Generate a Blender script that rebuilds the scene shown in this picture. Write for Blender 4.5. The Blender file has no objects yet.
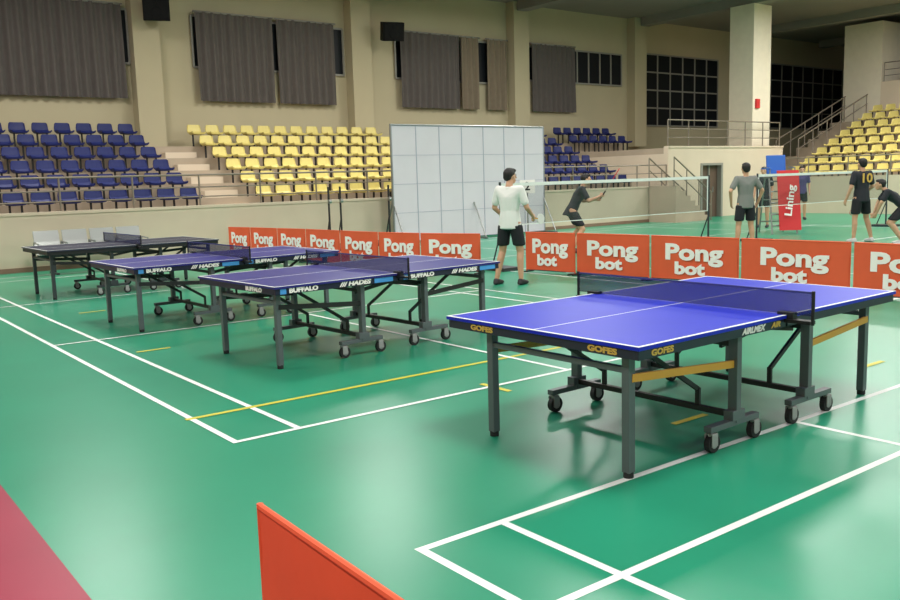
import bpy, bmesh, math, random
import numpy as np
from mathutils import Vector, Matrix
random.seed(4)
scn=bpy.context.scene
try: scn.view_settings.view_transform='Standard'
except Exception: pass

# ------------------------------------------------------------------ materials
def lin(c):
    c=c/255.0
    return c/12.92 if c<=.04045 else ((c+.055)/1.055)**2.4
def rgb(r,g,b): return (lin(r),lin(g),lin(b),1)
def mat(name,col,rough=.6,metal=0,noise=0,scale=4,bump=0,bscale=40,emit=0,alpha=1,spec=.5):
    m=bpy.data.materials.new(name); m.use_nodes=True
    nt=m.node_tree; b=nt.nodes['Principled BSDF']
    c=rgb(*col)
    b.inputs['Base Color'].default_value=c
    b.inputs['Roughness'].default_value=rough
    b.inputs['Metallic'].default_value=metal
    b.inputs['Specular IOR Level'].default_value=spec
    tc=nt.nodes.new('ShaderNodeTexCoord')
    if noise:
        n=nt.nodes.new('ShaderNodeTexNoise'); n.inputs['Scale'].default_value=scale; n.inputs['Detail'].default_value=5
        nt.links.new(tc.outputs['Object'],n.inputs['Vector'])
        r=nt.nodes.new('ShaderNodeValToRGB')
        r.color_ramp.elements[0].position=.3; r.color_ramp.elements[1].position=.7
        r.color_ramp.elements[0].color=tuple(x*(1-noise) for x in c[:3])+(1,)
        r.color_ramp.elements[1].color=tuple(min(1,x*(1+noise)) for x in c[:3])+(1,)
        nt.links.new(n.outputs['Fac'],r.inputs['Fac']); nt.links.new(r.outputs['Color'],b.inputs['Base Color'])
    if bump:
        n=nt.nodes.new('ShaderNodeTexNoise'); n.inputs['Scale'].default_value=bscale
        nt.links.new(tc.outputs['Object'],n.inputs['Vector'])
        bp=nt.nodes.new('ShaderNodeBump'); bp.inputs['Strength'].default_value=bump; bp.inputs['Distance'].default_value=.01
        nt.links.new(n.outputs['Fac'],bp.inputs['Height']); nt.links.new(bp.outputs['Normal'],b.inputs['Normal'])
    if emit:
        b.inputs['Emission Color'].default_value=c; b.inputs['Emission Strength'].default_value=emit
    if alpha<1: b.inputs['Alpha'].default_value=alpha
    return m
M={}
def dm(k,*a,**kw): M[k]=mat(k,*a,**kw)
dm('floor_green',(38,141,108),rough=.30,noise=.06,scale=1.2,spec=.45)
dm('floor_red',(152,50,72),rough=.4,noise=.06,scale=1.5,spec=.35)
dm('line_white',(228,232,228),rough=.5)
dm('line_yellow',(200,190,50),rough=.5)
dm('wall_upper',(182,172,142),rough=.85,noise=.03,scale=.8)
dm('wall_lower',(212,196,174),rough=.8,noise=.04,scale=1.2)
dm('ceiling_m',(140,138,132),rough=.9,noise=.03,scale=.6)
dm('concrete',(174,158,138),rough=.85,noise=.07,scale=1.5)
dm('baseboard_m',(140,110,92),rough=.6)
dm('column_m',(228,218,198),rough=.8,noise=.03)
dm('steel',(150,152,150),rough=.35,metal=.8)
dm('rail_m',(135,125,112),rough=.45,metal=.3)
dm('glass_dark',(20,24,28),rough=.45,spec=.2)
dm('mullion',(140,138,130),rough=.5)
dm('curtain_m',(90,84,80),rough=.9,noise=.05,scale=6)
dm('curtain_tan',(120,108,90),rough=.9,noise=.05,scale=6)
dm('seat_blue',(24,34,92),rough=.5,spec=.35)
dm('seat_yellow',(216,200,118),rough=.45)
dm('screen_white',(222,214,224),rough=.75,noise=.02,scale=2)
dm('screen_seam',(176,176,194),rough=.6)
dm('black',(20,20,22),rough=.5)
dm('speaker_black',(8,8,9),rough=.6,spec=.2)
dm('rubber',(30,30,32),rough=.7)
dm('orange_fabric',(226,92,54),rough=.65,noise=.05,scale=3,bump=.25,bscale=9)
dm('white_print',(246,240,236),rough=.6)
dm('table_blue',(24,40,186),rough=.42,noise=.03,spec=.3)
dm('table_navy',(44,42,122),rough=.4,noise=.03,spec=.35)
dm('table_black',(38,40,62),rough=.42)
dm('apron_dark',(36,40,56),rough=.4)
dm('apron_navy',(24,28,52),rough=.4)
dm('leg_grey',(98,104,108),rough=.4,metal=.3)
dm('leg_dark',(60,64,68),rough=.4,metal=.3)
dm('bar_orange',(208,152,56),rough=.45)
dm('bar_black',(32,32,34),rough=.45)
dm('print_blue',(70,150,220),rough=.5)
dm('print_gold',(214,172,80),rough=.5)
dm('caster_grey',(150,150,150),rough=.4)
dm('net_blue',(30,36,96),rough=.8,alpha=.5)
dm('net_tape',(60,64,120),rough=.8)
dm('net_far',(70,80,74),rough=.8,alpha=.16)
dm('skin',(196,150,120),rough=.55)
dm('hair',(22,18,17),rough=.6)
dm('shirt_white',(226,226,222),rough=.8,bump=.3,bscale=12)
dm('shirt_grey',(120,122,118),rough=.8,bump=.3,bscale=12)
dm('shirt_dark',(34,36,44),rough=.8,bump=.3,bscale=12)
dm('shirt_purple',(70,60,110),rough=.8,bump=.3,bscale=12)
dm('shorts_black',(24,25,32),rough=.8,bump=.3,bscale=12)
dm('shoe_black',(38,36,40),rough=.6)
dm('shoe_white',(200,200,200),rough=.6)
dm('umpire_blue',(30,92,180),rough=.45)
dm('banner_red',(204,40,44),rough=.55)
dm('lamp_emit',(255,252,244),emit=3)
dm('lamp_housing',(90,90,90),rough=.5)
dm('mouth',(120,60,55)); dm('eye',(15,12,12),rough=.2)
dm('door_m',(96,78,66),rough=.5)

# ------------------------------------------------------------------ mesh builder
class MB:
    def __init__(s): s.v=[];s.f=[];s.m=[];s.mats=[]
    def mi(s,k):
        if k not in s.mats: s.mats.append(k)
        return s.mats.index(k)
    def add(s,vs,fs,k):
        o=len(s.v); s.v+= [tuple(p) for p in vs]; i=s.mi(k)
        for f in fs: s.f.append([a+o for a in f]); s.m.append(i)
    def box(s,x0,x1,y0,y1,z0,z1,k):
        vs=[(x,y,z) for z in (z0,z1) for y in (y0,y1) for x in (x0,x1)]
        s.add(vs,[(0,2,3,1),(4,5,7,6),(0,1,5,4),(2,6,7,3),(0,4,6,2),(1,3,7,5)],k)
    def beam(s,p,q,w,h,k,up=(0,0,1)):
        p=Vector(p);q=Vector(q);d=(q-p).normalized(); u=Vector(up)
        if abs(d.dot(u))>.98: u=Vector((0,1,0))
        a=d.cross(u).normalized(); b=a.cross(d).normalized()
        vs=[]
        for c in (p,q):
            for sx,sy in ((-1,-1),(1,-1),(1,1),(-1,1)): vs.append(c+a*sx*w/2+b*sy*h/2)
        s.add(vs,[(3,2,1,0),(4,5,6,7),(0,1,5,4),(1,2,6,5),(2,3,7,6),(3,0,4,7)],k)
    def cyl(s,p,q,r1,k,r2=None,n=12):
        if r2 is None: r2=r1
        p=Vector(p);q=Vector(q);d=(q-p).normalized(); u=Vector((0,0,1))
        if abs(d.dot(u))>.98: u=Vector((0,1,0))
        a=d.cross(u).normalized(); b=a.cross(d).normalized(); vs=[]
        for c,r in ((p,r1),(q,r2)):
            for i in range(n):
                t=2*math.pi*i/n; vs.append(c+(a*math.cos(t)+b*math.sin(t))*r)
        fs=[(i,(i+1)%n,n+(i+1)%n,n+i) for i in range(n)]
        fs+= [tuple(reversed(range(n))),tuple(range(n,2*n))]
        s.add(vs,fs,k)
    def tube(s,pts,r,k,n=8):
        for a,b in zip(pts[:-1],pts[1:]): s.cyl(a,b,r,k,n=n)
    def torus(s,c,ax,ay,R1,R2,r,k,n=24,m=6):
        c=Vector(c);ax=Vector(ax);ay=Vector(ay);az=ax.cross(ay); vs=[]
        for i in range(n):
            t=2*math.pi*i/n; d=ax*math.cos(t)*R1+ay*math.sin(t)*R2; dn=d.normalized()
            for j in range(m):
                u=2*math.pi*j/m; vs.append(c+d+dn*math.cos(u)*r+az*math.sin(u)*r)
        fs=[(i*m+j,((i+1)%n)*m+j,((i+1)%n)*m+(j+1)%m,i*m+(j+1)%m) for i in range(n) for j in range(m)]
        s.add(vs,fs,k)
    def build(s,name,parent=None,smooth=False,bevel=0,loc=None,rot=None):
        me=bpy.data.meshes.new(name); me.from_pydata(s.v,[],s.f)
        for k in s.mats: me.materials.append(M[k])
        me.polygons.foreach_set('material_index',s.m)
        if smooth: me.polygons.foreach_set('use_smooth',[True]*len(s.f))
        me.update()
        ob=bpy.data.objects.new(name,me); scn.collection.objects.link(ob)
        if parent: ob.parent=parent
        if bevel:
            b=ob.modifiers.new('b','BEVEL'); b.width=bevel; b.segments=2; b.limit_method='ANGLE'
        if loc: ob.location=loc
        if rot is not None: ob.rotation_euler=(0,0,rot)
        return ob
def empty(name,loc=(0,0,0),rot=0):
    e=bpy.data.objects.new(name,None); e.empty_display_size=.2; scn.collection.objects.link(e)
    e.location=loc; e.rotation_euler=(0,0,rot); return e

_tc={}
def text(body,size,off,k,parent,origin,xd,yd,name='lettering',sx=1,shear=0,width=None):
    key=(body,size,off,k,shear)
    if key not in _tc:
        cu=bpy.data.curves.new('t','FONT'); cu.body=body; cu.size=size; cu.offset=off; cu.extrude=.0015
        cu.align_x='CENTER'; cu.align_y='CENTER'; cu.shear=shear; cu.resolution_u=3
        o=bpy.data.objects.new('t',cu); scn.collection.objects.link(o)
        dg=bpy.context.evaluated_depsgraph_get()
        me=bpy.data.meshes.new_from_object(o.evaluated_get(dg)); me.materials.clear(); me.materials.append(M[k])
        bpy.data.objects.remove(o); me.name='lettering'; _tc[key]=me
    ob=bpy.data.objects.new(name,_tc[key]); scn.collection.objects.link(ob)
    xd=Vector(xd).normalized(); yd=Vector(yd).normalized(); zd=xd.cross(yd)
    s=sx
    if width:
        xs=[v.co.x for v in _tc[key].vertices]; s=width/(max(xs)-min(xs))
    m=Matrix((xd*s,yd,zd)).transposed().to_4x4(); m.translation=Vector(origin)
    ob.parent=parent; ob.matrix_basis=m
    return ob

# ------------------------------------------------------------------ camera
H,al,p,r,fo=1.6481,0.9191,0.1373,-0.0296,873.87
f=Vector((math.cos(al)*math.cos(p),math.sin(al)*math.cos(p),-math.sin(p)))
rt=Vector((math.sin(al),-math.cos(al),0)); up=rt.cross(f)
rt2=rt*math.cos(r)+up*math.sin(r); up2=-rt*math.sin(r)+up*math.cos(r)
cd=bpy.data.cameras.new('camera'); cam=bpy.data.objects.new('camera',cd); scn.collection.objects.link(cam)
m=Matrix((rt2,up2,-f)).transposed().to_4x4(); m.translation=Vector((0,0,H)); cam.matrix_world=m
cd.sensor_width=36; cd.lens=36*fo/900; cd.clip_end=200; cd.clip_start=.05
scn.camera=cam

# ------------------------------------------------------------------ room shell
XL=-9; XR=44; YN=-14; YW=19.6; YB=26; ZC=8.25
b=MB(); b.box(.85,XR+6,YN,YB+.4,-.2,0,'floor_green'); b.box(XL,.85,YN,YB+.4,-.2,0,'floor_red'); b.build('floor')
b=MB(); b.box(XL,XR+6,YN,YB+.4,ZC,ZC+.2,'ceiling_m'); b.build('ceiling')
b=MB(); b.box(XL,XR+6,YB,YB+.3,0,ZC,'wall_upper'); b.build('wall_back')
b=MB(); b.box(XR+5.5,XR+5.8,YN,YB,0,ZC,'wall_upper'); b.build('wall_right')
b=MB(); b.box(XL-.3,XL,YN,YB,0,ZC,'wall_upper'); b.build('wall_left')
b=MB()
for x in (8.9,16.1,23.3,30.4,37.6,44.5): b.box(x-.25,x+.25,YN,YB-.5,ZC-.35,ZC,'ceiling_m')
for y in (2,14): b.box(XL,XR+5.4,y-.15,y+.15,ZC-.25,ZC-.002,'ceiling_m')
b.build('ceiling_beam')
for x in (1.7,8.9,16.1,23.3,30.2):
    b=MB(); b.box(x-.38,x+.38,YB-.45,YB-.005,2.82,ZC-.01,'wall_upper'); b.build('pilaster')

# court markings : thin paint film, every strip at its own height so no faces coincide
b=MB(); zc=[.0010]
def strip(x0,x1,y0,y1,k='line_white'):
    zc[0]+=.00004; z=zc[0]
    b.add([(x0,y0,z),(x1,y0,z),(x1,y1,z),(x0,y1,z)],[(0,1,2,3)],k)
w=.045
def court(x0,y0,y1,yel=False,ti=.46):
    x1=x0+6.1; yc=(y0+y1)/2
    for x in (x0,x0+ti,x1-.46-w,x1-w): strip(x,x+w,y0,y1)
    for y in (y0,y1-w): strip(x0,x1,y,y+w)
    if yel: strip(x0-.02,x1+.6,y0+.76,y0+.81,'line_yellow')
    else: strip(x0,x1,y0+.76,y0+.76+w)
    strip(x0,x1,y1-.76-w,y1-.76)
    for y in (yc-1.98,yc+1.98): strip(x0,x1,y,y+w)
    strip(x0+3.03,x0+3.03+w,y0,yc-1.98); strip(x0+3.03,x0+3.03+w,yc+1.98,y1)
court(2.12,-10.3,3.1,ti=.48)
court(10.2,5.2,18.6); court(18.2,5.2,18.6); court(10.2,-10.3,3.1); court(18.2,-10.3,3.1)
court(2.18,5.2,18.6,True)
strip(5.05,9.2,2.2,2.24,'line_yellow')
for (x,y,a) in ((2.75,8.85,1),(4.35,5.0,0),(4.55,3.55,1),(7.0,3.55,1),(7.5,5.1,1),(6.6,6.6,1),(3.1,12.3,1)):
    if a: strip(x,x+.35,y,y+.05,'line_yellow')
    else: strip(x,x+.05,y,y+.35,'line_yellow')
b.build('floor_court_lines')

# ------------------------------------------------------------------ stand on the back side
XS0,XS1=XL+.05,24.6
b=MB(); b.box(XS0,XS1,YW,YW+.15,0,1.16,'wall_lower'); b.box(XS0,XS1,YW-.03,YW+.18,1.16,1.22,'wall_lower')
b.build('wall_stand_parapet')
b=MB(); b.box(XS0,XS1,YW-.02,YW,0,.1,'baseboard_m'); b.build('baseboard_back')
RY=[20.75+.88*i for i in range(6)]; RZ=[1.0+.36*i for i in range(6)]
b=MB(); XB=24.55
b.box(XS0,XB,YW+.19,YB-.02,0,.85,'concrete')
for i in range(6):
    b.box(XS0,XB,RY[i]-.42,YB-.02,.85 if i==0 else RZ[i-1],RZ[i],'concrete')
for xa in (9.25,17.4):
    for i in range(1,6):
        b.box(xa-.45,xa+.45,RY[i]-.72,RY[i]-.42,RZ[i-1],RZ[i]-.18,'wall_lower')
for i in range(4,6): b.box(XB,28.2,RY[i]-.42,YB-.02,2.52 if i==4 else RZ[4],RZ[i]+.1,'concrete')
b.build('concrete_bleacher')
def rail(name,p,q,zs,post,h,k='rail_m',r=.022):
    b=MB(); p=Vector(p);q=Vector(q); L=(q-p).length; n=max(1,round(L/post))
    for z in zs: b.cyl(p+Vector((0,0,z)),q+Vector((0,0,z)),r if z==max(zs) else r*.7,k,n=8)
    for i in range(n+1):
        c=p.lerp(q,i/n); b.cyl(c,c+Vector((0,0,h)),r,k,n=8)
    return b.build(name)
rail('handrail',(XS0,YW+.08,1.22),(XS1,YW+.08,1.22),(.2,.42,.7),1.5,.7)

def seats(name,pts,ang,k):
    prof=[(-.20,.36),(-.21,.40),(-.1,.395),(.05,.385),(.14,.40),(.19,.46),(.215,.56),(.235,.66),(.26,.655),(.235,.52),(.20,.39),(.1,.35),(-.1,.35)]
    W=[-.205,-.17,-.06,.06,.17,.205]; bend=[.045,.012,0,0,.012,.045]
    vs=[];fs=[];n=len(prof)
    for wx,bd in zip(W,bend):
        for (y,z) in prof:
            bk=max(0,(z-.42)/.24)
            vs.append((wx*(1-.12*max(0,bk-.4)),y-bd*bk*1.0,z+bd*(1-bk)-(0.03*(abs(wx)>.2))*bk))
    for i in range(len(W)-1):
        for j in range(n): fs.append((i*n+j,i*n+(j+1)%n,(i+1)*n+(j+1)%n,(i+1)*n+j))
    fs.append(tuple(reversed(range(n)))); fs.append(tuple((len(W)-1)*n+j for j in range(n)))
    b=MB(); ca,sa=math.cos(ang),math.sin(ang)
    for (x,y,z) in pts:
        b.add([(x+u*ca-v*sa,y+u*sa+v*ca,z+t) for u,v,t in vs],fs,k)
        for du in (-.12,.12):
            px,py=x+du*ca,y+du*sa
            b.box(px-.02,px+.02,py-.02,py+.02,z,z+.37,'black')
    return b.build(name,smooth=False)
def rows(x0,x1,sp=.56,js=range(6),dz=0):
    n=int((x1-x0)/sp); return [(x0+.28+i*sp,RY[j],RZ[j]+dz) for j in js for i in range(n)]
seats('stadium_seating_blue',rows(-4,8.8),0,'seat_blue')
seats('stadium_seating_yellow',rows(9.75,16.9),0,'seat_yellow')
seats('stadium_seating_blue',rows(17.9,24.5)+rows(24.65,28.1,js=(4,5),dz=.1),0,'seat_blue')

# ------------------------------------------------------------------ windows, curtains, speakers
wn=[0]
def window(x0,x1,z0,z1,nx,nz,y=YB):
    wn[0]+=1; b=MB(); b.box(x0,x1,y-.04,y-.01,z0,z1,'glass_dark')
    for i in range(nx+1):
        x=x0+(x1-x0)*i/nx; b.box(x-.03,x+.03,y-.08,y-.045,z0,z1,'mullion')
    for i in range(nz+1):
        z=z0+(z1-z0)*i/nz; b.box(x0,x1,y-.085,y-.05,z-.03,z+.03,'mullion')
    b.build('window_%d'%wn[0])
window(2.3,8.5,5.2,6.7,8,1); window(10.4,15.6,5.2,6.7,7,1); window(17.7,22.8,5.2,6.7,7,1); window(24,29.4,5.4,6.7,8,1)
window(30.9,36.2,3.75,6.85,6,4); window(40.6,47.5,3.75,6.95,7,4)
def curtain(x0,x1,k='curtain_m',z0=4.2,z1=6.8):
    n=int((x1-x0)/.03); vs=[];fs=[]
    for i in range(n+1):
        x=x0+(x1-x0)*i/n
        for z,a in ((z0,.07),((z0+z1)/2,.05),(z1,.035)):
            vs.append((x,YB-.22+a*math.sin(x*2*math.pi/.27)+.02*math.sin(x*9.1+z),z))
    for i in range(n):
        for j in (0,1): a=i*3+j; fs.append((a,a+3,a+4,a+1))
    b=MB(); b.add(vs,fs,k); b.box(x0-.05,x1+.05,YB-.24,YB-.19,z1-.02,z1+.03,'mullion'); b.build('curtain',smooth=True)
curtain(3.0,8.3); curtain(10.45,12.95); curtain(13.1,15.2); curtain(17.8,20.4); curtain(20.5,21.35,'curtain_tan'); curtain(21.75,22.75,'curtain_tan'); curtain(24,26.4)
for x,z in ((9.15,6.66),(17.1,6.66)):
    b=MB(); b.box(-.36,.36,-.5,-.06,-.3,.3,'speaker_black'); b.box(-.32,.32,-.52,-.5,-.26,.26,'speaker_black')
    b.cyl((0,-.535,-.08),(0,-.515,-.08),.15,'speaker_black'); b.cyl((0,-.535,.17),(0,-.515,.17),.06,'speaker_black'); b.beam((0,-.06,0),(0,.15,0),.08,.08,'leg_dark')
    o=b.build('loudspeaker',bevel=.015); o.location=(x,25.3,z); o.rotation_euler=(math.radians(12),0,math.radians(-20))

# ------------------------------------------------------------------ entrance block, stair, column, end stand
b=MB()
b.box(24.6,26.4,YW,YW+.2,0,2.5,'wall_lower'); b.box(27.7,31.6,YW,YW+.2,0,2.5,'wall_lower'); b.box(26.4,27.7,YW,YW+.2,1.95,2.5,'wall_lower')
b.box(24.6,31.6,YW+.2,YB-.02,2.3,2.5,'concrete'); b.box(24.6,24.8,YW+.2,YB-.02,0,2.3,'wall_lower')
b.box(24.6,31.6,YW-.04,YW+.2,2.5,2.56,'wall_lower')
b.build('entrance_block')
b=MB(); b.box(26.5,27.6,YW+.16,YW+.2,0,1.87,'door_m'); b.box(26.4,26.5,YW-.03,YW+.16,0,1.87,'mullion'); b.box(27.6,27.7,YW-.03,YW+.16,0,1.87,'mullion'); b.box(26.4,27.7,YW-.03,YW+.16,1.87,1.95,'mullion')
b.box(27.02,27.08,YW+.1,YW+.16,0,1.87,'mullion'); b.cyl((27.2,YW+.05,.9),(27.2,YW+.05,1.1),.02,'steel')
b.build('door_1')
rail('handrail',(24.7,YW+.1,2.56),(31.5,YW+.1,2.56),(.3,.6,.9),1.2,.9)
b=MB()
for i in range(7):
    xa=23.55+i*.26; b.box(xa,xa+.26,YW-1.15,YW-.04,0,1.22-(i)*.174,'concrete')
for yy in (YW-1.12,YW-.08):
    b.cyl((23.5,yy,2.15),(25.5,yy,.95),.025,'rail_m'); b.cyl((23.5,yy,1.75),(25.5,yy,.5),.018,'rail_m')
    for t in (0,.33,.66,1): x=23.5+2*t; b.cyl((x,yy,1.2*(1-t)),(x,yy,2.15-1.2*t),.02,'rail_m')
b.build('stair')
b=MB(); b.box(30.05,31.2,19.95,21.0,2.505,ZC-.36,'column_m'); b.build('column')
b=MB(); b.box(30.2,30.42,19.87,19.945,4.0,4.35,'banner_red'); b.build('fire_extinguisher_cabinet')
XE=30.8
b=MB(); b.box(XE-.15,XE,YN,YW-.05,0,1.35,'wall_lower'); b.build('wall_end_parapet')
EX=[XE+1.0+.88*i for i in range(8)]; EZ=[1.1+.36*i for i in range(8)]
b=MB(); b.box(XE+.01,38.7,YN,YW-.05,0,1.0,'concrete')
for i in range(8): b.box(EX[i]-.42,38.7,YN,YW-.05 if i<2 else 21,1.0 if i==0 else EZ[i-1],EZ[i],'concrete')
b.box(31.65,38.7,YW-.05,21,0,1.3,'concrete')
b.build('concrete_bleacher')
pts=[(EX[i],19.2-.56*j,EZ[i]) for i in range(8) for j in range(30)]
seats('stadium_seating_yellow',pts,-math.pi/2,'seat_yellow')
rail('handrail',(XE-.08,YN,1.35),(XE-.08,YW-.1,1.35),(.2,.45,.7),1.5,.7)
b=MB()
for yy in (19.9,20.9):
    b.cyl((33.2,yy,2.85),(38.6,yy,4.8),.03,'rail_m'); b.cyl((33.2,yy,2.45),(38.6,yy,4.4),.02,'rail_m')
    for i in range(6): x=33.2+i*1.07; zz=1.85+(x-33.2)*.362; b.cyl((x,yy,zz-.1),(x,yy,zz+1.0),.022,'rail_m')
b.build('stair_railing')
b=MB(); b.box(38.75,38.95,YN,19.4,0,5.3,'wall_lower'); b.box(38.75,44,19.4,21.1,0,ZC-.36,'column_m')
UX=[39.8+.88*i for i in range(4)]; UZ=[5.0+.4*i for i in range(4)]
b.box(38.95,44,YN,19.4,4.2,4.6,'concrete')
for i in range(4): b.box(UX[i]-.42,44,YN,19.4,4.6 if i==0 else UZ[i-1],UZ[i],'concrete')
b.build('upper_tier')
seats('stadium_seating_blue',[(UX[i],18.7-.56*j,UZ[i]) for i in range(4) for j in range(22)],-math.pi/2,'seat_blue')
rail('handrail',(38.82,YN,5.3),(38.82,19.3,5.3),(.25,.5,.8),1.5,.8)

# ------------------------------------------------------------------ white backdrop screen
b=MB(); x0,x1,z0,z1,y=12.75,18.1,.06,3.05,19.0
nx,nz=7,4
b.box(x0,x1,y-.01,y+.01,z0,z1,'screen_white')
for i in range(nx+1):
    x=x0+(x1-x0)*i/nx; b.box(x-.010,x+.010,y-.022,y-.01,z0,z1,'screen_seam'); b.box(x-.02,x+.02,y+.01,y+.05,z0,z1,'steel')
for i in range(nz+1):
    z=z0+(z1-z0)*i/nz; b.box(x0,x1,y-.020,y-.011,z-.006,z+.006,'screen_seam')
for x in (x0-.02,x1+.02): b.cyl((x,y,0),(x,y,z1+.05),.028,'steel')
b.cyl((x0-.02,y,z1+.03),(x1+.02,y,z1+.03),.025,'steel')
for x in (x0,(x0+x1)/2,x1):
    b.beam((x,y-.55,.03),(x,y+.5,.03),.05,.05,'steel'); b.cyl((x,y-.5,.05),(x,y-.02,1.0),.02,'steel'); b.cyl((x,y+.45,.05),(x,y+.03,1.2),.02,'steel')
b.build('backdrop_screen')

# ------------------------------------------------------------------ barriers
def barrier(p,q,txt=True,h=.7,flip=False):
    p=Vector((p[0],p[1],0)); q=Vector((q[0],q[1],0)); d=(q-p); L=d.length; d.normalize()
    e=empty('barrier_panel',((p+q)/2)[:],math.atan2(d.y,d.x))
    b=MB(); n=24; vs=[];fs=[]
    rows_=[(.04),(.2),(.4),(.55),(h-.02)]
    for s,off in ((1,.008),(-1,-.008)):
        for z in rows_:
            for i in range(n+1):
                u=i/n; yy=off+.010*math.sin(u*7+z*5)*math.sin(math.pi*z/h)
                vs.append((-L/2+.015+(L-.03)*u,yy,z))
    m_=n+1; R_=len(rows_)
    for s in (0,1):
        o=s*m_*R_
        for j in range(R_-1):
            for i in range(n):
                a=o+j*m_+i; fs.append((a,a+1,a+m_+1,a+m_) if s==1 else (a,a+m_,a+m_+1,a+1))
    b.add(vs,fs,'orange_fabric'); b.build('fabric',e,smooth=True)
    b=MB()
    b.cyl((-L/2+.01,0,.02),(-L/2+.01,0,h),.011,'orange_fabric',n=8); b.cyl((L/2-.01,0,.02),(L/2-.01,0,h),.011,'orange_fabric',n=8)
    b.cyl((-L/2+.01,0,h-.01),(L/2-.01,0,h-.01),.012,'orange_fabric',n=8); b.cyl((-L/2+.01,0,.04),(L/2-.01,0,.04),.010,'bar_black',n=8)
    for s in (-1,1): b.beam((s*(L/2-.03),-.17,.012),(s*(L/2-.03),.17,.012),.03,.02,'bar_black')
    b.build('frame',e)
    if txt:
        sd=-1 if flip else 1
        xd=(-sd,0,0); yo=.021*sd
        text('Pong',.33,.013,'white_print',e,(0,yo,.45),xd,(0,0,1),width=min(.98,L*.72))
        text('bot',.25,.012,'white_print',e,(.06*sd,yo,.21),xd,(0,0,1),width=min(.52,L*.4))
ly=[19.3,18.5,17.5,16.5,15.2,13.95,12.9,11.7]
lx=[8.3,8.48,8.65,8.81,8.88,8.98,9.2,9.64]
for i in range(7): barrier((lx[i+1],ly[i+1]+.02),(lx[i],ly[i]-.02))
ry=[11.35,10.28,8.86,7.34,5.74,4.3,2.9,1.5]
rx=[10.35,10.52,10.7,10.82,10.9,10.9,10.9,10.9]
for i in range(7): barrier((rx[i+1],ry[i+1]+.02),(rx[i],ry[i]-.02))
barrier((1.02,.97),(1.06,2.37),flip=True)

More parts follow.
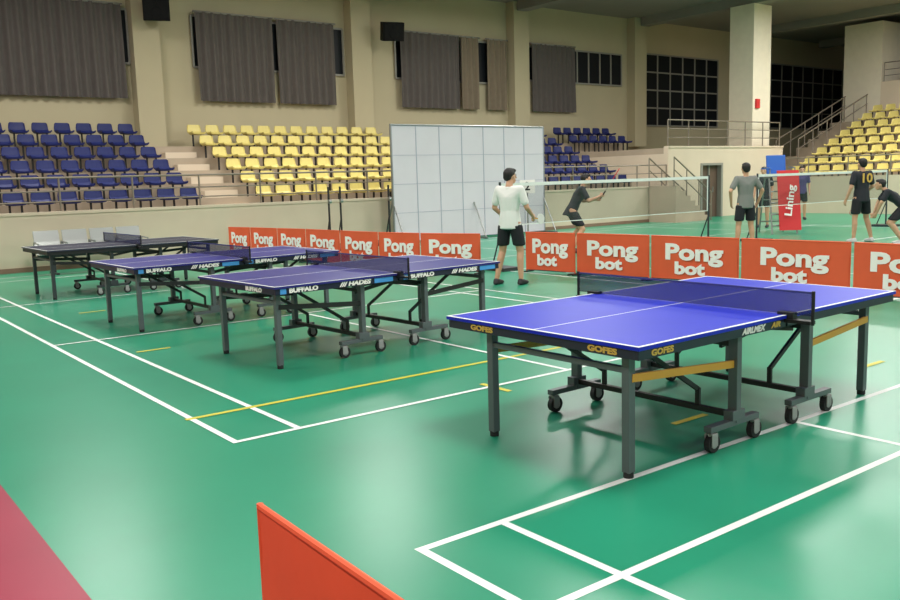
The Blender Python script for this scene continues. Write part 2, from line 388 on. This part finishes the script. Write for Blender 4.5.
# ------------------------------------------------------------------ table tennis tables
def table(loc,ang,style,sc=1):
    S={'A':dict(top='table_blue',ap='apron_dark',leg='leg_grey',bar='bar_orange'),
       'B':dict(top='table_navy',ap='apron_navy',leg='leg_grey',bar='bar_black'),
       'C':dict(top='table_black',ap='black',leg='leg_dark',bar='bar_black')}[style]
    e=empty('table_tennis_table',(loc[0],loc[1],0),ang); e.scale=(sc,sc,1)
    W=1.525; L=2.74; T=.76
    b=MB()
    for x0,x1 in ((0,1.367),(1.373,L)):
        b.box(x0,x1,0,W,T-.022,T,S['top'])
    b.build('tabletop',e,bevel=.003)
    b=MB(); z0,z1=T,T+.0012
    b.box(.0,L,.0,.02,z0,z1,'line_white'); b.box(0,L,W-.02,W,z0,z1,'line_white')
    b.box(0,.02,.02,W-.02,z0,z1,'line_white'); b.box(L-.02,L,.02,W-.02,z0,z1,'line_white')
    b.box(.02,L-.02,W/2-.004,W/2+.004,z0,z1,'line_white'); b.build('tabletop_lines',e)
    b=MB(); az0,az1=T-.075,T-.022; i_=.012
    for x0,x1 in ((i_,1.36),(1.38,L-i_)):
        b.box(x0,x1,i_,i_+.03,az0,az1,S['ap']); b.box(x0,x1,W-i_-.03,W-i_,az0,az1,S['ap'])
        b.box(x0,x0+.03,i_+.03,W-i_-.03,az0,az1,S['ap']); b.box(x1-.03,x1,i_+.03,W-i_-.03,az0,az1,S['ap'])
    b.build('apron_frame',e,bevel=.002)
    b=MB(); lw=.05
    ylo,yhi=.15,W-.32
    for xl in (.10,L-.14):
        for y in (ylo,yhi):
            b.beam((xl,y,.03),(xl,y,az1),lw,lw,S['leg']); b.cyl((xl,y,0),(xl,y,.035),.028,'rubber')
        b.beam((xl,ylo,.60),(xl,yhi,.60),.03,.035,S['leg'])
    b.build('legs',e,bevel=.003)
    b=MB(); bl=MB()
    yA,yB_=.10,W-.19
    for s,(xa,xb,xp) in ((1,(.72,1.2,.98)),(-1,(1.56,2.04,1.76))):
        for y in (yA,yB_):
            b.beam((xa,y,.145),(xb,y,.145),.05,.035,S['leg'])
            b.beam((xp,y,.14),(xp,y,az1),.045,.06,S['leg'],up=(0,1,0))
            b.box(xp-.06,xp+.06,y-.032,y+.032,.16,.22,S['leg'])
            for xw in (xa+.03,xb-.03):
                b.cyl((xw,y,.10),(xw,y,.135),.014,'steel'); 
                for dy in (-.024,.024): b.box(xw-.02,xw+.035,y+dy-.003,y+dy+.003,.04,.115,'caster_grey')
                b.box(xw-.02,xw+.035,y-.024,y+.024,.112,.12,'caster_grey')
                b.cyl((xw+.015,y-.018,.055),(xw+.015,y+.018,.055),.055,'rubber',n=20); b.cyl((xw+.015,y-.02,.055),(xw+.015,y+.02,.055),.03,'caster_grey',n=16)
            xe=.10 if s==1 else L-.14
            ye=ylo if y<.7 else yhi
            bl.beam((xe,ye-.02*(1 if y<.7 else -1),.56),(xp,y,.50),.02,.045,S['bar'])
        b.beam((xp,yA,.185),(xp,yB_,.185),.035,.035,'bar_black'); b.beam((xp,yA,.62),(xp,yB_,.62),.03,.03,'bar_black')
        bl.beam((xp,yA+.1,.60),(1.37,yA+.1,.66),.02,.035,'bar_black'); bl.beam((xp,yB_-.1,.60),(1.37,yB_-.1,.66),.02,.035,'bar_black')
        xe=.35 if s==1 else L-.35
        bl.beam((xp,yA+.25,.3),(xe,yA+.25,.70),.02,.03,'bar_black'); bl.beam((xp,yB_-.25,.3),(xe,yB_-.25,.70),.02,.03,'bar_black')
        bl.beam((xp,yA+.25,.185),(xp,yA+.25,.31),.02,.03,'bar_black'); bl.beam((xp,yB_-.25,.185),(xp,yB_-.25,.31),.02,.03,'bar_black')
    b.build('wheeled_undercarriage',e,bevel=.002); bl.build('braces',e,bevel=.002)
    b=MB(); yn0,yn1=-.15,W+.15; zt=T+.1525
    b.box(1.3695,1.3705,yn0+.01,yn1-.01,T+.004,zt-.012,'net_blue'); b.box(1.366,1.374,yn0,yn1,zt-.012,zt,'net_tape')
    b.build('net',e)
    b=MB()
    for y,s in ((yn0,1),(yn1,-1)):
        b.cyl((1.37,y,T-.05),(1.37,y,zt+.005),.010,'black'); b.box(1.34,1.40,min(y,y+s*.2),max(y,y+s*.2),T-.045,T-.024,'black'); b.box(1.345,1.395,min(y+s*.15,y+s*.21),max(y+s*.15,y+s*.21),T+.001,T+.018,'black'); b.box(1.345,1.395,min(y+s*.11,y+s*.148),max(y+s*.11,y+s*.148),T-.04,T+.018,'black')
    b.build('net_clamps',e)
    za=(az0+az1)/2
    if style=='A':
        text('GOFES',.045,.002,'print_gold',e,(.0105,.25,za),(0,-1,0),(0,0,1),width=.2)
        text('GOFES',.045,.002,'print_gold',e,(.0105,1.2,za),(0,-1,0),(0,0,1),width=.2)
        text('GOFES',.045,.002,'print_gold',e,(.2,.0105,za),(1,0,0),(0,0,1),width=.18)
        text('AIRLMEX',.05,.002,'white_print',e,(1.02,.0105,za),(1,0,0),(0,0,1),shear=.3,width=.24)
        text('AIR',.045,.002,'print_gold',e,(1.25,.0105,za),(1,0,0),(0,0,1),shear=.3,width=.1)
    elif style=='B':
        for ox in (0,1.37):
            text('BUFFALO',.055,.003,'white_print',e,(.30+ox,.0105,za),(1,0,0),(0,0,1),width=.3)
            text('/// HADES',.055,.003,'white_print',e,(.86+ox,.0105,za),(1,0,0),(0,0,1),shear=.2,width=.36)
            b=MB(); b.box(1.08+ox,1.3+ox,.009,.0118,az0+.004,az1-.004,'print_blue'); b.box(.06+ox,.12+ox,.009,.0118,az0+.004,az1-.004,'print_blue'); b.build('apron_badge',e)
        text('BUFFALO',.055,.003,'white_print',e,(.0105,.4,za),(0,-1,0),(0,0,1),width=.3)
    return e
table((3.45,2.93),.022,'A',1.045)
table((3.37,6.93),.06,'B')
table((3.12,9.95),.04,'B')
table((3.15,14.05),.02,'C')

# ------------------------------------------------------------------ bench seats (row of steel chairs)
b=MB(); n=4
for i in range(n):
    x=4.0+i*.54
    prof=[(-.24,.42),(-.1,.40),(.08,.40),(.16,.44),(.24,.64),(.3,.86)]
    for (a,c) in zip(prof[:-1],prof[1:]): b.beam((x+.25,18.6+a[0],a[1]),(x+.25,18.6+c[0],c[1]),.48,.02,'steel',up=(0,-.3,1))
    for xx in (x-.005,x+.505): b.tube([(xx,18.42,.44),(xx,18.40,.62),(xx,18.78,.64),(xx,18.82,.5)],.014,'steel')
b.beam((4.0,18.62,.36),(6.2,18.62,.36),.06,.05,'leg_dark')
for x in (4.3,5.9):
    b.beam((x,18.62,.36),(x,18.62,.03),.05,.05,'leg_dark'); b.beam((x,18.35,.02),(x,18.95,.02),.05,.03,'leg_dark')
b.build('waiting_bench')

# ------------------------------------------------------------------ badminton nets
def bnet(x0,x1,y):
    e=empty('badminton_net',((x0+x1)/2,y,0)); L=(x1-x0)/2
    b=MB(); b.box(-L,L,-.003,.003,.79,1.50,'net_far'); b.box(-L,L,-.006,.006,1.49,1.55,'line_white'); b.box(-L,-L+.03,-.005,.005,.79,1.5,'line_white'); b.box(L-.03,L,-.005,.005,.79,1.5,'line_white')
    b.box(-L,L,-.004,.004,.785,.80,'line_white'); b.build('net',e)
    b=MB()
    for s in (-1,1):
        b.cyl((s*(L+.03),0,0),(s*(L+.03),0,1.57),.022,'leg_dark'); b.box(s*(L+.03)-.2,s*(L+.03)+.2,-.3,.3,0,.06,'leg_dark'); b.cyl((s*(L+.03),.25,.06),(s*(L+.03),0,.7),.014,'leg_dark')
    b.build('posts',e)
bnet(10.3,16.3,11.9); bnet(18.2,24.3,11.9)
for (x,y) in ((10.6,18.6),(11.1,18.9),(12.4,18.7)):
    b=MB(); b.cyl((0,0,.05),(0,0,1.55),.025,'bar_black'); b.box(-.22,.22,-.3,.3,0,.07,'bar_black'); b.cyl((0,.24,.07),(0,0,.8),.015,'bar_black'); b.cyl((-.03,-.05,1.2),(.03,-.05,1.2),.05,'steel')
    b.build('badminton_post',loc=(x,y,0))
b=MB(); b.cyl((0,0,.02),(0,0,1.3),.015,'steel'); b.box(-.2,.2,-.15,.15,0,.03,'steel'); b.box(-.17,.17,-.01,.01,1.28,1.58,'white_print')
o=b.build('court_number_sign',loc=(13.55,14.75,0),rot=al-math.pi/2)
text('2',.26,.006,'black',o,(0,-.013,1.43),(1,0,0),(0,0,1))

# ------------------------------------------------------------------ umpire chair
e=empty('umpire_chair',(20.75,12.95,0),al-math.pi/2)
b=MB()
for sx in (-.32,.32):
    b.tube([(sx,-.45,0),(sx,-.15,1.45)],.022,'steel'); b.tube([(sx,.5,0),(sx,.15,1.45)],.022,'steel')
    b.beam((sx,-.2,1.45),(sx,.25,1.45),.04,.04,'steel'); b.tube([(sx,-.2,1.45),(sx,-.2,1.68),(sx,.22,1.7)],.018,'steel')
for t in (.15,.35,.55,.75,.93): b.cyl((-.32,-.45+.3*t,1.45*t),(.32,-.45+.3*t,1.45*t),.018,'steel')
for t in (.2,.6): b.cyl((-.32,.5-.35*t,1.45*t),(.32,.5-.35*t,1.45*t),.018,'steel')
b.build('ladder_frame',e)
b=MB(); b.box(-.26,.26,-.22,.24,1.46,1.53,'umpire_blue'); b.beam((0,.22,1.5),(0,.3,2.02),.5,.05,'umpire_blue',up=(0,1,0)); b.box(-.45,-.3,-.3,.1,1.66,1.69,'umpire_blue'); b.build('seat',e,bevel=.02)
b=MB(); b.beam((.12,-.52,.1),(.12,-.24,1.62),.56,.02,'banner_red',up=(0,1,0)); b.build('banner',e)
text('Lining',.26,.006,'white_print',e,(.13,-.42,.85),(.18,.18,1),(-1,0,.15),width=.8)

# ------------------------------------------------------------------ people
def ell(c,r,n=12,m=7):
    P=[]
    c=Vector(c)
    for i in range(m+1):
        ph=math.pi*i/m
        for j in range(n if 0<i<m else 1):
            t=2*math.pi*j/n; P.append((c.x+r[0]*math.sin(ph)*math.cos(t),c.y+r[1]*math.sin(ph)*math.sin(t),c.z+r[2]*math.cos(ph)))
    return P
class Blob:
    def __init__(s): s.bm=bmesh.new()
    def hull(s,*pts):
        P=[q for x in pts for q in x]
        t=bmesh.new(); vs=[t.verts.new(q) for q in P]
        res=bmesh.ops.convex_hull(t,input=vs)
        dead=[g for g in res['geom_interior']+res['geom_unused'] if isinstance(g,bmesh.types.BMVert)]
        dead=list({v for v in dead if v.is_valid})
        if dead: bmesh.ops.delete(t,geom=dead,context='VERTS')
        bmesh.ops.recalc_face_normals(t,faces=t.faces)
        me=bpy.data.meshes.new('tmp'); t.to_mesh(me); t.free(); s.bm.from_mesh(me); bpy.data.meshes.remove(me)
    def cap(s,a,b_,r1,r2): s.hull(ell(a,(r1,)*3),ell(b_,(r2,)*3))
    def build(s,name,parent,k,vox=.012,sm=3):
        me=bpy.data.meshes.new(name); s.bm.to_mesh(me); s.bm.free()
        o=bpy.data.objects.new(name,me); scn.collection.objects.link(o)
        m_=o.modifiers.new('r','REMESH'); m_.mode='VOXEL'; m_.voxel_size=vox; m_.use_smooth_shade=True
        if sm:
            m2=o.modifiers.new('s','SMOOTH'); m2.iterations=sm; m2.factor=.5
        dg=bpy.context.evaluated_depsgraph_get()
        me2=bpy.data.meshes.new_from_object(o.evaluated_get(dg)); o.modifiers.clear(); o.data=me2
        me2.materials.clear(); me2.materials.append(M[k]); o.parent=parent; me2.name=name
        return o
def V(*a): return Vector(a)
def person(name,loc,head_ang,pose={},scale=1,shirt='shirt_white',shorts='shorts_black',shoe='shoe_black',hair='hair',short_len=.75,look=0,item=None,number=None):
    e=empty(name,(loc[0],loc[1],0),head_ang-math.pi/2); e.scale=(scale,)*3
    J=dict(P=V(0,0,.95),C=V(0,0,1.29),N=V(0,-.005,1.47),Hd=V(0,.02,1.61),
      hL=V(-.09,0,.92),hR=V(.09,0,.92),kL=V(-.11,.02,.5),kR=V(.11,.02,.5),aL=V(-.12,-.02,.09),aR=V(.12,-.02,.09),
      sL=V(-.18,0,1.42),sR=V(.18,0,1.42),eL=V(-.24,-.03,1.14),eR=V(.24,-.03,1.14),wL=V(-.24,.06,.9),wR=V(.24,.06,.9))
    fd={'L':V(-.03,1,0),'R':V(.03,1,0)}
    for k,v in pose.items():
        if k in('fL','fR'): fd[k[1]]=Vector(v)
        else: J[k]=Vector(v)
    P,C,N,Hd=J['P'],J['C'],J['N'],J['Hd']; W_=P.lerp(C,.45)
    B=Blob()
    B.hull(ell(P,(.15,.105,.1)),ell(W_,(.128,.09,.07))); B.hull(ell(W_,(.128,.09,.07)),ell(C,(.158,.108,.11)))
    S_=(J['sL']+J['sR'])/2
    B.hull(ell(C,(.155,.105,.1)),ell(J['sL'],(.055,.055,.05)),ell(J['sR'],(.055,.055,.05)))
    B.hull(ell(S_+V(0,0,.0),(.09,.06,.04)),ell(N,(.055,.055,.04))); B.cap(N,Hd-V(0,.02,.04),.054,.05)
    ca,sa=math.cos(look),math.sin(look)
    def hp(x,y,z): return Hd+V(x*ca-y*sa,x*sa+y*ca,z)
    B.hull(ell(hp(0,-.012,.02),(.078,.097,.100)),ell(hp(0,.035,-.06),(.047,.047,.047)))
    B.hull(ell(hp(0,.085,.02),(.008,.01,.012)),ell(hp(0,.105,-.018),(.015,.014,.011)))
    for s in (-1,1): B.hull(ell(hp(s*.079,-.005,.0),(.01,.02,.028)))
    B.cap(hp(-.02,.084,-.052),hp(.02,.084,-.052),.008,.008)
    for s in 'LR':
        B.cap(J['s'+s],J['e'+s],.05,.039); B.cap(J['e'+s],J['w'+s],.039,.026)
        B.cap(J['h'+s],J['k'+s],.088,.056)
        k_,a_=J['k'+s],J['a'+s]; mid=k_.lerp(a_,.3)+V(0,-.012,0)
        B.hull(ell(k_,(.054,)*3),ell(mid,(.056,)*3)); B.cap(mid,a_,.056,.036)
        fdir=fd[s].normalized(); B.hull(ell(a_-V(0,0,.04),(.036,.036,.035)),ell(a_+fdir*.13+V(0,0,-.06),(.035,.035,.02)))
        w_=J['w'+s]; d=(w_-J['e'+s]).normalized(); side=V(0,1,0) if abs(d.y)<.8 else V(0,0,1)
        side=(side-d*side.dot(d)).normalized(); nrm=d.cross(side)*(1 if s=='R' else -1)
        B.hull(ell(w_,(.024,)*3,8,5),ell(w_+d*.085+side*.028,(.014,)*3,8,5),ell(w_+d*.085-side*.028,(.013,)*3,8,5))
        grip= item and s=='R'
        for i,(o,l) in enumerate(((.03,.07),(.01,.078),(-.011,.072),(-.031,.056))):
            a0=w_+d*.085+side*o; c1=a0+d*l*.5-nrm*(.012 if not grip else .02); c2=c1+(d*.4-nrm*.7).normalized()*l*.5 if not grip else c1-(nrm+d*.4).normalized()*l*.5
            B.cap(a0,c1,.0095,.009); B.cap(c1,c2,.009,.0078)
        t0=w_+d*.03+side*.03; t1=t0+(side*.8+d*.8-nrm*.3).normalized()*.035; t2=t1+(d-nrm*.4).normalized()*.03
        B.cap(t0,t1,.012,.011); B.cap(t1,t2,.011,.009)
    B.build('body',e,'skin',vox=.0085,sm=2)
    B=Blob(); B.hull(ell(hp(0,-.03,.042),(.088,.096,.092))); B.hull(ell(hp(0,-.055,-.0),(.076,.064,.07)),ell(hp(0,-.04,.05),(.084,.082,.08))); B.hull(ell(hp(0,.035,.09),(.062,.05,.035)),ell(hp(0,-.03,.09),(.072,.05,.045)))
    B.build('hair',e,hair,vox=.01,sm=1)
    b=MB()
    for s in (-1,1):
        c=hp(s*.03,.076,.012); b.cyl(c,c+V(-sa*.004,ca*.004,0),.008,'eye',n=8); b.beam(hp(s*.03-.012,.078,.032),hp(s*.03+.012,.078,.032),.005,.005,'hair')
    b.beam(hp(-.02,.088,-.052),hp(.02,.088,-.052),.006,.005,'mouth')
    b.build('face_features',e)
    B=Blob(); up_=(C-P).normalized(); hem=P-up_*.10
    B.hull(ell(hem,(.188,.142,.02)),ell(P+up_*.06,(.172,.13,.05))); B.hull(ell(P+up_*.06,(.172,.13,.05)),ell(W_,(.155,.116,.05))); B.hull(ell(W_,(.155,.116,.05)),ell(C,(.178,.127,.11)))
    B.hull(ell(C,(.176,.125,.1)),ell(J['sL'],(.066,.068,.06)),ell(J['sR'],(.066,.068,.06)))
    B.hull(ell(S_,(.1,.07,.055)),ell(N-V(0,0,.02),(.066,.066,.03)))
    for s in 'LR':
        a,b_=J['s'+s],J['s'+s].lerp(J['e'+s],.68); B.cap(a,b_,.066,.062)
    B.build('shirt',e,shirt,vox=.011,sm=2)
    B=Blob(); B.hull(ell(P+up_*.02,(.155,.112,.04)),ell(P-V(0,0,.08),(.168,.125,.06)))
    for s in 'LR':
        top=J['h'+s].lerp(J['k'+s],.12)
        end=J['h'+s].lerp(J['k'+s],short_len); B.hull(ell(top,(.1,.112,.06)),ell(end,(.098,.1,.03)))
    B.build('shorts',e,shorts,vox=.012,sm=2)
    B=Blob()
    for s in 'LR':
        a_=J['a'+s]; fdir=fd[s].normalized()
        B.hull(ell(a_-V(0,0,.02)-fdir*.02,(.045,.045,.03)),ell(a_-V(0,0,.062)-fdir*.04,(.042,.042,.028)),ell(a_+fdir*.15-V(0,0,.062),(.046,.046,.028)))
    B.build('shoes',e,shoe,vox=.01,sm=1)
    if item:
        w_=J['wR']; d=(w_-J['eR']).normalized(); g=w_+d*.08; b=MB(); dd=Vector(item[1]).normalized(); sd=dd.cross(V(0,0,1)); 
        if sd.length<.1: sd=V(1,0,0)
        sd.normalize()
        if item[0]=='paddle':
            b.beam(g-dd*.05,g+dd*.06,.028,.02,'bar_orange'); c=g+dd*.135; nn=sd
            b.cyl(c-nn*.006,c+nn*.006,.078,'shirt_white',n=24); b.build('paddle',e)
        else:
            b.cyl(g-dd*.08,g+dd*.1,.014,'black'); b.cyl(g+dd*.1,g+dd*.36,.004,'steel'); c=g+dd*.49
            b.torus(c,dd,sd,.13,.1,.006,'banner_red')
            for t in (-.06,-.03,0,.03,.06): b.cyl(c+sd*t-dd*.11,c+sd*t+dd*.11,.001,'white_print',n=4); b.cyl(c+dd*t-sd*.09,c+dd*t+sd*.09,.001,'white_print',n=4)
            b.build('racket',e)
    if number: text(number,.26,.006,'print_gold',e,(C.x,C.y-.135,C.z+.03),(1,0,0),(0,-.0,1),width=.24)
    return e
AW=al   # heading straight away from the camera
person('man_with_paddle',(8.95,10.15),AW-.55,dict(kL=(-.15,.03,.5),kR=(.13,.07,.5),aL=(-.2,-.08,.09),aR=(.17,.0,.09),
   eL=(-.27,.02,1.15),wL=(-.2,.2,1.0),eR=(.27,.03,1.15),wR=(.26,.24,1.02),P=(0,0,.95),Hd=(0,.05,1.61)),scale=1.03,item=('paddle',(.3,.9,-.1)),look=-.4)
person('badminton_player',(13.7,13.4),AW-1.6,dict(P=(0,-.08,.86),C=(0,.08,1.16),N=(0,.16,1.33),Hd=(0,.23,1.46),hL=(-.1,-.08,.84),hR=(.1,-.08,.84),kL=(-.22,.1,.47),kR=(.22,.12,.47),
   aL=(-.3,-.12,.09),aR=(.3,-.1,.09),sL=(-.18,.12,1.28),sR=(.18,.12,1.28),eL=(-.27,.2,1.03),wL=(-.16,.42,1.05),eR=(.27,.24,1.04),wR=(.2,.46,1.12)),shirt='shirt_dark',item=('racket',(.1,.5,.8)),scale=1.06)
person('man_in_grey_shirt',(16.0,10.75),AW+.1,dict(eL=(-.33,-.04,1.18),wL=(-.27,.06,.95),eR=(.33,-.04,1.18),wR=(.29,.06,.95),kL=(-.13,.02,.5),kR=(.13,.02,.5),aL=(-.17,0,.09),aR=(.17,0,.09)),shirt='shirt_grey',scale=1.04)
person('badminton_player',(19.0,9.85),AW+.25,dict(eL=(-.27,-.02,1.14),wL=(-.3,.08,.9),eR=(.28,.02,1.15),wR=(.24,.2,1.0),kL=(-.13,.02,.5),kR=(.16,.03,.5),aL=(-.16,0,.09),aR=(.22,-.06,.09)),shirt='shirt_dark',scale=1.06,number='10',shoe='shoe_white',item=('racket',(.2,.6,-.6)))
person('badminton_player',(18.7,8.9),AW+1.2,dict(P=(0,-.12,.8),C=(0,.12,1.02),N=(0,.26,1.16),Hd=(0,.36,1.26),hL=(-.1,-.12,.78),hR=(.1,-.12,.78),kL=(-.16,.14,.46),kR=(.2,.14,.46),
   aL=(-.2,-.1,.09),aR=(.26,-.12,.09),sL=(-.18,.22,1.12),sR=(.18,.22,1.12),eL=(-.22,.34,.9),wL=(-.14,.42,.68),eR=(.22,.36,.9),wR=(.16,.44,.68)),shirt='shirt_dark',shoe='shoe_white')
person('badminton_player',(22.6,14.6),AW+2.6,{},shirt='shirt_dark')
person('badminton_player',(26.6,15.8),AW+2.9,{},shirt='shirt_purple')

# ------------------------------------------------------------------ lights
def area(x,y,z,sx,sy,pw,col=(1,.975,.93)):
    l=bpy.data.lights.new('ceiling_lamp_light','AREA'); l.shape='RECTANGLE'; l.size=sx; l.size_y=sy; l.energy=pw; l.color=col
    o=bpy.data.objects.new('ceiling_lamp_light',l); scn.collection.objects.link(o); o.location=(x,y,z)
L_=[(x,y,335) for x in (-3,5,12.5,20,27) for y in (-6,2.5,11)]+[(x,19.5,350) for x in (-3,5,12.5,20)]+[(35,2.5,370),(35,11.5,470),(30,14.6,470)]
for x,y,pw in L_:
    area(x,y,7.75,2.0,2.0,pw)
    b=MB(); b.box(x-1.2,x+1.2,y-1.2,y+1.2,7.8,7.9,'lamp_housing'); b.box(x-1.1,x+1.1,y-1.1,y+1.1,7.79,7.8,'lamp_emit')
    for sx in (-1,1): b.cyl((x+sx,y,7.9),(x+sx,y,ZC-.01),.015,'steel')
    b.build('ceiling_lamp')
wd=bpy.data.worlds.new('world'); scn.world=wd; wd.use_nodes=True
bg=wd.node_tree.nodes['Background']; bg.inputs[0].default_value=(1,.97,.92,1); bg.inputs[1].default_value=.5
